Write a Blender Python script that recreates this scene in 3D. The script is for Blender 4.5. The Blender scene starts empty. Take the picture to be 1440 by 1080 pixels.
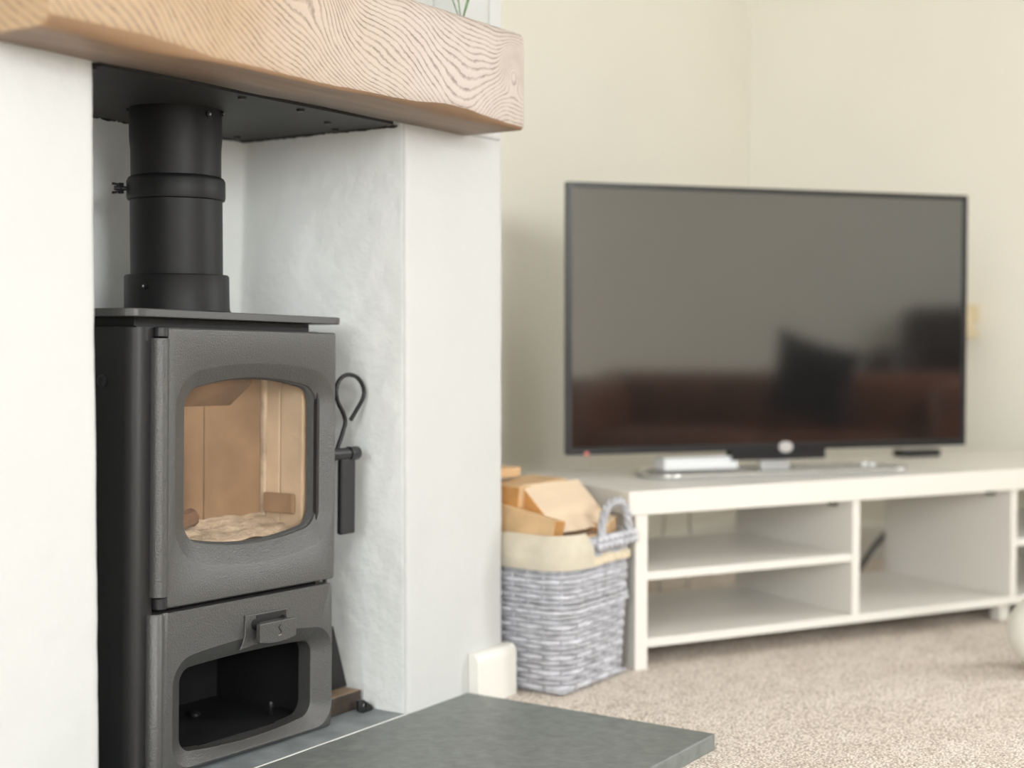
import bpy, bmesh, math, random
from mathutils import Vector, Matrix, noise
C = bpy.context.scene
COL = C.collection
random.seed(7)
PI = math.pi
# ---------------------------------------------------------------- camera, world, light, exposure
cam_d = bpy.data.cameras.new('camera'); cam = bpy.data.objects.new('camera', cam_d); COL.objects.link(cam)
F = Vector((.833, .553, -.032)); YAW, PITCH = .5859, -.0320
F = Vector((math.cos(YAW) * math.cos(PITCH), math.sin(YAW) * math.cos(PITCH), math.sin(PITCH)))
Rv = F.cross(Vector((0, 0, 1))).normalized(); Uv = Rv.cross(F)
cam.matrix_world = Matrix(((Rv.x, Uv.x, -F.x, -1.8582), (Rv.y, Uv.y, -F.y, -1.4408), (Rv.z, Uv.z, -F.z, .62), (0, 0, 0, 1)))
cam_d.sensor_width = 36; cam_d.lens = 2013 / 1440 * 36; cam_d.clip_start = .05
cam_d.dof.use_dof = True; cam_d.dof.focus_distance = 2.08; cam_d.dof.aperture_fstop = 1.9
C.camera = cam
C.view_settings.view_transform = 'Standard'; C.view_settings.look = 'None'; C.view_settings.gamma = 1
C.view_settings.use_curve_mapping = False
C.view_settings.exposure = 0.25
w = bpy.data.worlds.new('sky'); C.world = w; w.use_nodes = True
bg = w.node_tree.nodes['Background']; bg.inputs[0].default_value = (.80, .90, 1, 1); bg.inputs[1].default_value = 1.0

def area(name, loc, aim, sx, sy, energy, color):
    l = bpy.data.lights.new(name, 'AREA'); l.shape = 'RECTANGLE'; l.size = sx; l.size_y = sy
    l.energy = energy; l.color = color
    o = bpy.data.objects.new(name, l); COL.objects.link(o); o.location = loc
    o.rotation_euler = (Vector(aim) - Vector(loc)).to_track_quat('-Z', 'Y').to_euler()
    return o
area('daylight_left_window', (-5.3, -2.1, 2.0), (0, -2.1, .75), 2.6, 2.0, 205, (.96, .99, 1))
area('daylight_right_window', (3.0, -2.75, 2.0), (0, -2.75, .6), 2.2, 2.0, 200, (.96, .99, 1))
area('daylight_front_window', (-2.05, -5.3, 2.1), (-1.6, 0, .6), 2.8, 2.0, 265, (.96, .99, 1))

# ---------------------------------------------------------------- materials
def nt(m): return m.node_tree.nodes, m.node_tree.links
def mat(name, col, rough=.5, metal=0, spec=.5, var=0, vscale=8, bump=0, bscale=200, bdist=.001, detail=3, stretch=None, **kw):
    m = bpy.data.materials.new(name); m.use_nodes = True; N, L = nt(m); b = N['Principled BSDF']
    b.inputs['Base Color'].default_value = (*col, 1); b.inputs['Roughness'].default_value = rough
    b.inputs['Metallic'].default_value = metal; b.inputs['Specular IOR Level'].default_value = spec
    for k, v in kw.items(): b.inputs[k.replace('_', ' ')].default_value = v
    tc = N.new('ShaderNodeTexCoord'); src = tc.outputs['Object']
    if stretch:
        mp = N.new('ShaderNodeMapping'); mp.inputs['Scale'].default_value = stretch; L.new(src, mp.inputs[0]); src = mp.outputs[0]
    if var:
        n = N.new('ShaderNodeTexNoise'); n.inputs['Scale'].default_value = vscale; n.inputs['Detail'].default_value = detail
        L.new(src, n.inputs['Vector']); r = N.new('ShaderNodeValToRGB')
        r.color_ramp.elements[0].position = .3; r.color_ramp.elements[1].position = .7
        r.color_ramp.elements[0].color = (*[c * (1 - var) for c in col], 1); r.color_ramp.elements[1].color = (*[min(1, c * (1 + var)) for c in col], 1)
        L.new(n.outputs['Fac'], r.inputs[0]); L.new(r.outputs[0], b.inputs['Base Color'])
    if bump:
        n = N.new('ShaderNodeTexNoise'); n.inputs['Scale'].default_value = bscale; n.inputs['Detail'].default_value = 3
        L.new(src, n.inputs['Vector']); bp = N.new('ShaderNodeBump'); bp.inputs['Strength'].default_value = bump; bp.inputs['Distance'].default_value = bdist
        L.new(n.outputs['Fac'], bp.inputs['Height']); L.new(bp.outputs[0], b.inputs['Normal'])
    return m
M = {}
M['white'] = mat('white_plaster', (.61, .61, .60), .75, spec=.25, var=.012, vscale=5, bump=.3, bscale=45, bdist=.004)
M['recess'] = mat('recess_plaster_lightened', (.84, .855, .84), .75, spec=.25, var=.015, vscale=9, bump=.4, bscale=70, bdist=.003)  # pier plaster in a paler colour, brightness painted in for the shaded recess
M['cream'] = mat('cream_wall_paint', (.87, .835, .74), .8, spec=.2, var=.015, vscale=2, bump=.1, bscale=60, bdist=.002)
M['ceil'] = mat('ceiling_paint', (.85, .84, .81), .85, spec=.2, var=.01)
M['skirt'] = mat('gloss_white_paint', (.82, .80, .74), .35, var=.01)
M['iron'] = mat('cast_iron_paint', (.056, .055, .053), .36, spec=.85, var=.07, vscale=500, bump=.7, bscale=420, bdist=.0012)
M['plate'] = mat('steel_body_paint', (.013, .0125, .0135), .42, spec=.5, var=.06, vscale=40, bump=.12, bscale=500, bdist=.0006)
M['topplate'] = mat('steel_top_paint', (.055, .054, .053), .38, spec=.6, var=.05, vscale=40, bump=.12, bscale=500, bdist=.0006)
M['flue'] = mat('matt_flue_paint', (.007, .0068, .0075), .5, spec=.35, var=.12, vscale=14, bump=.15, bscale=400, bdist=.0005)
M['black'] = mat('black_metal', (.012, .012, .013), .45, var=.05)
M['soot'] = mat('sooty_steel', (.007, .007, .008), .6, var=.4, vscale=25)
M['closure'] = mat('closure_plate_paint', (.014, .013, .013), .55, var=.35, vscale=12, bump=.2, bscale=80, bdist=.001)
M['rope'] = mat('door_rope', (.07, .07, .07), .9, bump=.9, bscale=600, bdist=.002)
M['slate'] = mat('slate', (.18, .195, .185), .42, spec=.5, var=.18, vscale=42, bump=.35, bscale=70, bdist=.0016, detail=8)
M['slate2'] = mat('slate_recess', (.24, .265, .275), .5, spec=.5, var=.25, vscale=20, bump=.3, bscale=70, bdist=.001, detail=8)
M['grout'] = mat('pale_grout', (.8, .8, .77), .7, var=.05, vscale=60)
M['brickf'] = mat('vermiculite', (.62, .52, .41), .85, var=.2, vscale=9, bump=.4, bscale=90, bdist=.002, detail=5)
M['brickm'] = mat('vermiculite_browned', (.27, .18, .115), .85, var=.6, vscale=6, bump=.4, bscale=90, bdist=.002, detail=5)
M['brickd'] = mat('vermiculite_sooted', (.16, .085, .05), .85, var=.45, vscale=14, bump=.4, bscale=90, bdist=.002, detail=5)
M['ash'] = mat('ash', (.60, .52, .44), .95, var=.35, vscale=22, bump=.8, bscale=120, bdist=.004, detail=6)
M['chrome'] = mat('chrome', (.75, .75, .74), .18, metal=1, var=.02)
M['tvbez'] = mat('tv_bezel', (.015, .015, .017), .3, var=.05)
M['screen'] = mat('tv_screen', (.010, .010, .010), .07, spec=1.0, var=.01, IOR=1.8)
M['unit'] = mat('white_foil', (.80, .77, .72), .38, spec=.4, var=.008, vscale=3)
M['wicker'] = mat('grey_willow', (.45, .45, .48), .65, var=.22, vscale=45, bump=.3, bscale=300, bdist=.001)
M['wicker2'] = mat('grey_willow_pale', (.55, .55, .59), .65, var=.22, vscale=45, bump=.3, bscale=300, bdist=.001)
M['liner'] = mat('linen', (.62, .56, .45), .9, var=.06, vscale=30, bump=.5, bscale=700, bdist=.001)
M['lace'] = mat('linen_band', (.70, .60, .44), .9, var=.1, vscale=90, bump=.6, bscale=500, bdist=.001)
M['log'] = mat('split_wood', (.62, .41, .22), .8, var=.16, vscale=16, bump=.5, bscale=60, bdist=.002, stretch=(.25, 1, 1))
M['logp'] = mat('split_wood_pale', (.74, .58, .42), .8, var=.10, vscale=16, bump=.5, bscale=60, bdist=.002, stretch=(.25, 1, 1))
M['logend'] = mat('sawn_end_wood', (.50, .25, .08), .85, var=.15, vscale=30, bump=.3, bscale=120, bdist=.001)
M['bark'] = mat('bark', (.22, .13, .08), .9, var=.4, vscale=40, bump=.9, bscale=90, bdist=.004)
M['block'] = mat('old_wood_block', (.055, .040, .030), .6, var=.35, vscale=40, bump=.5, bscale=150, bdist=.001)
M['blocktop'] = mat('pale_wood_top', (.34, .24, .16), .6, var=.2, vscale=40, bump=.3, bscale=150, bdist=.001)
M['boxw'] = mat('white_plastic', (.86, .87, .88), .25, var=.005)
M['cable'] = mat('white_cable', (.66, .62, .56), .5, var=.01)
M['cabled'] = mat('dark_cable', (.05, .05, .05), .5, var=.01)
M['leather'] = mat('brown_leather', (.15, .055, .028), .38, spec=.5, var=.25, vscale=6, bump=.5, bscale=120, bdist=.002)
M['leatherd'] = mat('dark_leather', (.04, .03, .028), .4, spec=.5, var=.25, vscale=6, bump=.5, bscale=120, bdist=.002)
M['charcoal'] = mat('charcoal_cloth', (.02, .02, .025), .95, var=.1, bump=.4, bscale=500, bdist=.001)
M['lampshade'] = mat('cream_shade', (.80, .68, .46), .7, var=.03)
M['ball'] = mat('ball_white', (.86, .84, .76), .5, var=.01)
M['red'] = mat('red_led', (.5, .16, .14), .4, var=.01)
M['emblem'] = mat('silver_emblem', (.75, .75, .75), .3, metal=.6, var=.02)
M['leaf'] = mat('leaf', (.10, .20, .06), .5, var=.2, vscale=60)
M['frame'] = mat('window_frame_white', (.85, .85, .83), .3, var=.01)
def glass(name, tint=(1, 1, 1), ior=1.45, haze=0, hazecol=(.6, .4, .25), rough=.0):
    m = bpy.data.materials.new(name); m.use_nodes = True; N, L = nt(m); N.remove(N['Principled BSDF'])
    out = N['Material Output']; t = N.new('ShaderNodeBsdfTransparent'); t.inputs[0].default_value = (*tint, 1)
    g = N.new('ShaderNodeBsdfGlossy'); g.inputs['Roughness'].default_value = rough
    lw = N.new('ShaderNodeLayerWeight'); pw = N.new('ShaderNodeMath'); pw.operation = 'POWER'; pw.inputs[1].default_value = 4; L.new(lw.outputs['Facing'], pw.inputs[0])
    fr = N.new('ShaderNodeMath'); fr.operation = 'MULTIPLY_ADD'; fr.inputs[1].default_value = .7; fr.inputs[2].default_value = ((ior - 1) / (ior + 1)) ** 2; L.new(pw.outputs[0], fr.inputs[0])
    mx = N.new('ShaderNodeMixShader'); L.new(fr.outputs[0], mx.inputs[0]); L.new(t.outputs[0], mx.inputs[1]); L.new(g.outputs[0], mx.inputs[2])
    res = mx.outputs[0]
    if haze:
        d = N.new('ShaderNodeBsdfDiffuse'); d.inputs[0].default_value = (*hazecol, 1)
        n = N.new('ShaderNodeTexNoise'); n.inputs['Scale'].default_value = 9; n.inputs['Detail'].default_value = 6
        tc = N.new('ShaderNodeTexCoord'); mp = N.new('ShaderNodeMapping'); mp.inputs['Scale'].default_value = (1.6, 1, .6)
        L.new(tc.outputs['Object'], mp.inputs[0]); L.new(mp.outputs[0], n.inputs['Vector'])
        mr = N.new('ShaderNodeMapRange'); mr.inputs[1].default_value = .35; mr.inputs[2].default_value = .75
        mr.inputs[3].default_value = haze * .4; mr.inputs[4].default_value = haze * 1.5; L.new(n.outputs['Fac'], mr.inputs[0])
        m2 = N.new('ShaderNodeMixShader'); L.new(mr.outputs[0], m2.inputs[0]); L.new(res, m2.inputs[1]); L.new(d.outputs[0], m2.inputs[2]); res = m2.outputs[0]
    L.new(res, out.inputs[0]); return m
M['stoveglass'] = glass('smoked_stove_glass', (1, .97, .93), 1.36, .05, rough=.06)
M['glass'] = glass('clear_glass', (.985, .99, .985), 1.25)

def oak():
    m = bpy.data.materials.new('brushed_oak'); m.use_nodes = True; N, L = nt(m); b = N['Principled BSDF']
    tc = N.new('ShaderNodeTexCoord'); P = tc.outputs['Object']
    wn = N.new('ShaderNodeTexNoise'); wn.inputs['Scale'].default_value = 4.2; wn.inputs['Detail'].default_value = 2.5; L.new(P, wn.inputs['Vector'])
    s = N.new('ShaderNodeSeparateXYZ'); L.new(P, s.inputs[0])
    def mth(op, a, c=None, d=None):
        n = N.new('ShaderNodeMath'); n.operation = op
        for i, v in enumerate((a, c, d)):
            if v is None: continue
            if isinstance(v, (int, float)): n.inputs[i].default_value = v
            else: L.new(v, n.inputs[i])
        return n.outputs[0]
    x, y, z = s.outputs[0], s.outputs[1], s.outputs[2]
    def gau(x0, z0, sx, sz, A):
        dx = mth('DIVIDE', mth('SUBTRACT', x, x0), sx); dz = mth('DIVIDE', mth('SUBTRACT', z, z0), sz)
        r = mth('ADD', mth('MULTIPLY', dx, dx), mth('MULTIPLY', dz, dz))
        return mth('MULTIPLY', mth('EXPONENT', mth('MULTIPLY', r, -1)), A)
    # year rings seen on the sawn face: nested about a centre above the beam, with local swirls and a knot
    dx = mth('SUBTRACT', x, .06); dz = mth('SUBTRACT', z, 1.42)
    rr = mth('SQRT', mth('ADD', mth('MULTIPLY', mth('MULTIPLY', dx, dx), .42), mth('MULTIPLY', dz, dz)))
    h = mth('MULTIPLY', rr, 150)
    for g in (gau(-.02, .955, .12, .085, -9), gau(-.355, 1.10, .055, .045, 6), gau(.135, 1.065, .03, .035, 8), gau(-.27, 1.0, .09, .05, -3.5),
              gau(-.62, 1.03, .12, .06, 4), gau(-.14, 1.10, .07, .05, 2.2), gau(.10, .98, .05, .05, 4)):
        h = mth('ADD', h, g)
    h = mth('ADD', h, mth('MULTIPLY', mth('SUBTRACT', wn.outputs['Fac'], .5), 9))
    h = mth('ADD', h, mth('MULTIPLY', y, 45))
    jn = N.new('ShaderNodeTexNoise'); jn.inputs['Scale'].default_value = 150; jn.inputs['Detail'].default_value = 2; L.new(P, jn.inputs['Vector'])
    h2 = mth('ADD', h, mth('MULTIPLY', mth('SUBTRACT', jn.outputs['Fac'], .5), .42))
    fr = mth('FRACT', h2)
    # groove: narrow dark early-wood band of every ring
    gr = N.new('ShaderNodeValToRGB'); e = gr.color_ramp.elements
    e[0].position = 0; e[0].color = (.15, .15, .15, 1); e[1].position = .42; e[1].color = (1, 1, 1, 1)
    q = e.new(.13); q.color = (.0, .0, .0, 1); q = e.new(.97); q.color = (.85, .85, .85, 1); L.new(fr, gr.inputs[0])
    fn = N.new('ShaderNodeTexNoise'); fn.inputs['Scale'].default_value = 55; fn.inputs['Detail'].default_value = 4; L.new(P, fn.inputs['Vector'])
    brk = N.new('ShaderNodeMapRange'); L.new(fn.outputs['Fac'], brk.inputs[0]); brk.inputs[1].default_value = .34; brk.inputs[2].default_value = .6
    brk.inputs[3].default_value = .95; brk.inputs[4].default_value = .45
    groove = mth('MULTIPLY', mth('SUBTRACT', 1, gr.outputs[0]), brk.outputs[0])
    # colour: golden left to silvery brown right, warm light and window sheen painted in
    cr = N.new('ShaderNodeValToRGB'); e = cr.color_ramp.elements
    e[0].position = .25; e[0].color = (.45, .31, .185, 1); e[1].position = .72; e[1].color = (.56, .475, .42, 1)
    big = N.new('ShaderNodeTexNoise'); big.inputs['Scale'].default_value = 4; L.new(P, big.inputs['Vector'])
    cf = mth('ADD', mth('MULTIPLY', mth('ADD', x, .8), 1.02), mth('MULTIPLY', mth('SUBTRACT', big.outputs['Fac'], .5), .35))
    L.new(cf, cr.inputs[0])
    geo = N.new('ShaderNodeNewGeometry'); 
    mx = N.new('ShaderNodeMix'); mx.data_type = 'RGBA'; L.new(mth('MULTIPLY', groove, .8), mx.inputs['Factor'])
    L.new(cr.outputs[0], mx.inputs['A']); mx.inputs['B'].default_value = (.16, .115, .085, 1)
    L.new(mx.outputs['Result'], b.inputs['Base Color'])
    b.inputs['Roughness'].default_value = .48; b.inputs['Specular IOR Level'].default_value = .45
    bp = N.new('ShaderNodeBump'); bp.inputs['Strength'].default_value = .55; bp.inputs['Distance'].default_value = .0018
    hh = mth('SUBTRACT', mth('MULTIPLY', jn.outputs['Fac'], .25), groove); L.new(hh, bp.inputs['Height']); L.new(bp.outputs[0], b.inputs['Normal'])
    return m
M['oak'] = oak()
def oak_plain():
    return mat('oak_hewn', (.29, .175, .10), .5, var=.3, vscale=12, bump=.4, bscale=60, bdist=.001, stretch=(.2, 1, 1))
M['hewn'] = oak_plain()
def oak_under():
    return mat('oak_underside', (.26, .18, .125), .5, var=.22, vscale=34, bump=.4, bscale=60, bdist=.001, stretch=(.12, 1, 1), detail=5)
M['under'] = oak_under()

def carpet():
    m = bpy.data.materials.new('loop_carpet'); m.use_nodes = True; N, L = nt(m); b = N['Principled BSDF']
    tc = N.new('ShaderNodeTexCoord'); mp = N.new('ShaderNodeMapping'); mp.inputs['Rotation'].default_value = (0, 0, .35)
    mp.inputs['Scale'].default_value = (1, 1.5, 1); L.new(tc.outputs['Object'], mp.inputs[0])
    v = N.new('ShaderNodeTexVoronoi'); v.inputs['Scale'].default_value = 155; v.inputs['Randomness'].default_value = .55; L.new(mp.outputs[0], v.inputs['Vector'])
    n = N.new('ShaderNodeTexNoise'); n.inputs['Scale'].default_value = 14; n.inputs['Detail'].default_value = 6; L.new(mp.outputs[0], n.inputs['Vector'])
    cr = N.new('ShaderNodeValToRGB'); e = cr.color_ramp.elements
    e[0].position = .32; e[0].color = (1, .91, .82, 1); e[1].position = .85; e[1].color = (.36, .29, .235, 1); L.new(v.outputs['Distance'], cr.inputs[0])
    hs = N.new('ShaderNodeMix'); hs.data_type = 'RGBA'; hs.blend_type = 'MULTIPLY'; hs.inputs['Factor'].default_value = 1
    c2 = N.new('ShaderNodeValToRGB'); e = c2.color_ramp.elements; e[0].position = .3; e[0].color = (.86, .84, .82, 1); e[1].position = .7; e[1].color = (1.0, 1, 1, 1)
    L.new(n.outputs['Fac'], c2.inputs[0]); L.new(cr.outputs[0], hs.inputs['A']); L.new(c2.outputs[0], hs.inputs['B']); L.new(hs.outputs['Result'], b.inputs['Base Color'])
    b.inputs['Roughness'].default_value = .95; b.inputs['Specular IOR Level'].default_value = .1
    iv = N.new('ShaderNodeMath'); iv.operation = 'SUBTRACT'; iv.inputs[0].default_value = 1; L.new(v.outputs['Distance'], iv.inputs[1])
    bp = N.new('ShaderNodeBump'); bp.inputs['Strength'].default_value = .8; bp.inputs['Distance'].default_value = .003
    L.new(iv.outputs[0], bp.inputs['Height']); L.new(bp.outputs[0], b.inputs['Normal'])
    return m
M['carpet'] = carpet()

# ---------------------------------------------------------------- mesh helpers
def link(name, bm, m, parent=None, smooth=False, bevel=0, seg=2, kind=None, recalc=True):
    if recalc: bmesh.ops.recalc_face_normals(bm, faces=bm.faces[:])
    me = bpy.data.meshes.new(name); bm.to_mesh(me); bm.free()
    for mm in (m if isinstance(m, (list, tuple)) else [m]): me.materials.append(mm)
    o = bpy.data.objects.new(name, me); COL.objects.link(o)
    if parent: o.parent = parent
    if smooth:
        for p in me.polygons: p.use_smooth = True
    if bevel:
        b = o.modifiers.new('bevel', 'BEVEL'); b.width = bevel; b.segments = seg; b.limit_method = 'ANGLE'; b.angle_limit = math.radians(40)
    if kind: o['kind'] = kind
    return o
def tag(o, label, cat, group=None):
    o['label'] = label; o['category'] = cat
    if group: o['group'] = group
    return o
def thing(name, label, cat, loc=(0, 0, 0), rot=(0, 0, 0), group=None):
    o = bpy.data.objects.new(name, None); COL.objects.link(o); o.location = loc; o.rotation_euler = rot
    o.empty_display_size = .05
    return tag(o, label, cat, group)
def box(bm, x0, x1, y0, y1, z0, z1, mi=0):
    v = [bm.verts.new((x, y, z)) for z in (z0, z1) for x, y in ((x0, y0), (x1, y0), (x1, y1), (x0, y1))]
    for f in ((3, 2, 1, 0), (4, 5, 6, 7), (0, 1, 5, 4), (1, 2, 6, 5), (2, 3, 7, 6), (3, 0, 4, 7)):
        fc = bm.faces.new([v[i] for i in f]); fc.material_index = mi
    return v
def boxo(name, a, m, parent=None, bevel=0, seg=2, kind=None):
    bm = bmesh.new(); box(bm, *a); return link(name, bm, m, parent, bevel=bevel, seg=seg, kind=kind)
def tube(bm, pts, r, seg=10, closed=False, caps=True):
    pts = [Vector(p) for p in pts]; n = len(pts); rings = []
    up = None
    for i, p in enumerate(pts):
        if closed: t = pts[(i + 1) % n] - pts[i - 1]
        else: t = pts[min(i + 1, n - 1)] - pts[max(i - 1, 0)]
        t.normalize()
        if up is None:
            a = Vector((0, 0, 1)) if abs(t.z) < .9 else Vector((1, 0, 0)); up = (a - t * a.dot(t)).normalized()
        else: up = (up - t * up.dot(t)).normalized()
        s = t.cross(up); rr = r[i] if isinstance(r, (list, tuple)) else r
        rings.append([bm.verts.new(p + (up * math.cos(2 * PI * k / seg) + s * math.sin(2 * PI * k / seg)) * rr) for k in range(seg)])
    for i in range(n if closed else n - 1):
        a, b = rings[i], rings[(i + 1) % n]
        for k in range(seg): bm.faces.new((a[k], a[(k + 1) % seg], b[(k + 1) % seg], b[k]))
    if caps and not closed: bm.faces.new(rings[0][::-1]); bm.faces.new(rings[-1])
def lathe(bm, prof, c=(0, 0), seg=64, cap=True, axis='z'):
    rings = []
    for r, z in prof:
        rg = []
        for k in range(seg):
            a = 2 * PI * k / seg
            p = (c[0] + r * math.cos(a), c[1] + r * math.sin(a), z)
            rg.append(bm.verts.new(p))
        rings.append(rg)
    for a, b in zip(rings, rings[1:]):
        for k in range(seg): bm.faces.new((a[k], a[(k + 1) % seg], b[(k + 1) % seg], b[k]))
    if cap: bm.faces.new(rings[0][::-1]); bm.faces.new(rings[-1])
def arched(xl, xr, zb, zt, r, at=0, ab=0, n=14, nc=8):
    """closed outline in x,z: rounded rectangle with bowed top and bottom; always the same vertex count"""
    xc, hw = (xl + xr) / 2, (xr - xl) / 2; P = []
    def cor(cx, cz, a0):
        for i in range(nc):
            a = a0 + (PI / 2) * i / nc; P.append((cx + r * math.cos(a), cz + r * math.sin(a)))
    def side(p, q):
        for i in range(n): P.append((p[0] + (q[0] - p[0]) * i / n, p[1] + (q[1] - p[1]) * i / n))
    cor(xr - r, zt - r, 0); side((xr - r, zt), (xl + r, zt)); cor(xl + r, zt - r, PI / 2); side((xl, zt - r), (xl, zb + r))
    cor(xl + r, zb + r, PI); side((xl + r, zb), (xr - r, zb)); cor(xr - r, zb + r, 1.5 * PI); side((xr, zb + r), (xr, zt - r))
    out = []
    zm = (zt + zb) / 2; hz = (zt - zb) / 2
    for x, z in P:
        k = 1 - ((x - xc) / hw) ** 2; f = (z - zm) / hz
        z += (at * k * max(0, f) ** 2 if f > 0 else -ab * k * f * f); out.append((x, z))
    return out
def rings(bm, loops, cap_first=False, cap_last=False, mi=0):
    R = [[bm.verts.new(p) for p in l] for l in loops]
    for a, b in zip(R, R[1:]):
        n = len(a)
        for k in range(n):
            f = bm.faces.new((a[k], a[(k + 1) % n], b[(k + 1) % n], b[k])); f.material_index = mi
    if cap_first: bm.faces.new(R[0])
    if cap_last: bm.faces.new(R[-1][::-1])
    return R
def at_y(l, y): return [(x, y, z) for x, z in l]

# ---------------------------------------------------------------- the setting
ZF = -.026; XR, YA = 2.24, .40; XL, YB = -4.5, -4.5; ZC = 2.4
BX0, BX1, OX0, DR, ZB = -.92, .2817, -.639, .359, .972
bm = bmesh.new(); box(bm, XL - .1, XR + .1, YB - .1, YA + .1, ZF - .1, ZF); fl = link('floor', bm, M['carpet'], kind='structure')
bm = bmesh.new(); box(bm, XL - .1, XR + .1, YB - .1, YA + .1, ZC, ZC + .1); link('ceiling', bm, M['ceil'], kind='structure')
bm = bmesh.new(); box(bm, XL - .1, XR + .1, YA, YA + .1, ZF, ZC); link('wall_back', bm, M['cream'], kind='structure')
def wall_with_window(name, axis, pos, t, a0, a1, w0, w1, z0, z1, m, idx):
    bm = bmesh.new()
    for (p, q, r, s) in ((a0, w0, ZF, ZC), (w1, a1, ZF, ZC), (w0, w1, ZF, z0), (w0, w1, z1, ZC)):
        if axis == 'x': box(bm, min(pos, pos + t), max(pos, pos + t), p, q, r, s)
        else: box(bm, p, q, min(pos, pos + t), max(pos, pos + t), r, s)
    link(name, bm, m, kind='structure')
    win = bpy.data.objects.new('window_%d' % idx, None); COL.objects.link(win); win['kind'] = 'structure'
    d = .05; wm = (w0 + w1) / 2
    def bar(nm, p, q, r, s):
        bm = bmesh.new(); c = pos + t * .5
        if axis == 'x': box(bm, c - .03, c + .03, p, q, r, s)
        else: box(bm, p, q, c - .03, c + .03, r, s)
        link(nm, bm, M['frame'], win, bevel=.004)
    bar('stile', w0, w0 + d, z0, z1); bar('stile', w1 - d, w1, z0, z1); bar('stile', wm - d / 2, wm + d / 2, z0, z1)
    bar('rail', w0, w1, z0, z0 + d); bar('rail', w0, w1, z1 - d, z1)
wall_with_window('wall_left', 'x', XL, -.1, YB, YA, -2.95, -1.25, .6, 2.25, M['cream'], 1)
wall_with_window('wall_right', 'x', XR, .1, YB, YA, -3.5, -2.0, .6, 2.25, M['cream'], 2)
wall_with_window('wall_front', 'y', YB, -.1, XL, XR, -3.05, -1.1, .6, 2.25, M['cream'], 3)

# chimney breast: plan outline swept up the wall in small steps, hand-trowelled
def plan_path(pts, r, step, uneven=()):
    out = []
    n = len(pts)
    segs = []
    for i in range(n):
        p = Vector(pts[i])
        if 0 < i < n - 1:
            a = (Vector(pts[i - 1]) - p).normalized(); b = (Vector(pts[i + 1]) - p).normalized()
            p0, p1 = p + a * r, p + b * r
            segs.append([p0, p0.lerp(p, .5).lerp(p.lerp(p1, .5), .5), p1])
        else: segs.append([p])
    for i, s in enumerate(segs):
        out += s
        if i < n - 1:
            q = segs[i + 1][0]; k = max(1, int((q - s[-1]).length / step))
            out += [s[-1].lerp(q, j / k) for j in range(1, k)]
    return out
def swept_wall(name, pts, z0, z1, m, amp, step=.009, r=.006, shift=None):
    P = plan_path(pts, r, step); bm = bmesh.new(); nz = int((z1 - z0) / step); rows = []
    nor = []
    for i, p in enumerate(P):
        t = (P[min(i + 1, len(P) - 1)] - P[max(i - 1, 0)]).normalized(); nor.append(Vector((t.y, -t.x)))
    for j in range(nz + 1):
        z = z0 + (z1 - z0) * j / nz; row = []
        for p, nn in zip(P, nor):
            q = Vector((p.x, p.y, z)); s = shift(p, z) if shift else 0
            d = amp(p) * (noise.noise(q * 9) * 1.0 + noise.noise(q * 28) * .55 + noise.noise(q * 75) * .22)
            row.append(bm.verts.new((p.x + nn.x * d + s, p.y + nn.y * d, z)))
        rows.append(row)
    for a, b in zip(rows, rows[1:]):
        for k in range(len(a) - 1):
            f = bm.faces.new((a[k], a[k + 1], b[k + 1], b[k]))
            if OX0 - .02 < P[k].x < .02 and P[k].y > .0075: f.material_index = 1  # recess faces take the lightened plaster
    o = link(name, bm, m, smooth=True, kind='structure', recalc=False)
    return o
def sh(p, z):
    return -.018 * min(1, max(0, (p.y - .1) / .25)) * min(1, max(0, (ZB - z) / .35)) if p.x > -.2 and p.x < .05 else 0
def rough_amp(p):
    return .0009 + .0017 * min(1, max(0, (p.y - .003) / .02)) * (1 if OX0 - .01 < p.x < .01 else 0)
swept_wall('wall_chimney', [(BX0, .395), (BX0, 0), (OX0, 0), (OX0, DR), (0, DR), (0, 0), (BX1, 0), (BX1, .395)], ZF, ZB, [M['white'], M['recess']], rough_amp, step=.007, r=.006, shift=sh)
boxo('wall_chimney_upper', (BX0, BX1, 0, .395, ZB, ZC), M['white'], bevel=.006, kind='structure')

def skirting(name, a, b, nrm, h=.085, t=.022):
    """rounded-top skirting board from a to b on a wall whose outward normal is nrm"""
    a, b, nn = Vector(a), Vector(b), Vector(nrm); prof = [(0, 0), (t, 0), (t, h - .018)]
    for i in range(1, 7):
        q = i / 6 * PI / 2; prof.append((t - .012 * (1 - math.cos(q)), h - .018 + .018 * math.sin(q)))
    prof.append((0, h)); bm = bmesh.new(); R = []
    for p in (a, b):
        R.append([bm.verts.new((p.x + nn.x * u, p.y + nn.y * u, ZF + v)) for u, v in prof])
    for k in range(len(prof)): bm.faces.new((R[0][k], R[0][(k + 1) % len(prof)], R[1][(k + 1) % len(prof)], R[1][k]))
    bm.faces.new(R[0]); bm.faces.new(R[1][::-1])
    return link(name, bm, M['skirt'], kind='structure', bevel=.0015)
skirting('baseboard_chimney', (.174, 0), (BX1 + .014, 0), (0, -1), h=.094)
skirting('baseboard_chimney_side', (BX1, .0), (BX1, YA), (1, 0), h=.094, t=.014)
skirting('baseboard_back', (BX1 + .022, YA), (XR, YA), (0, -1), h=.102)
skirting('baseboard_right', (XR, YA - .022), (XR, YB), (-1, 0), h=.102)

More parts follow.
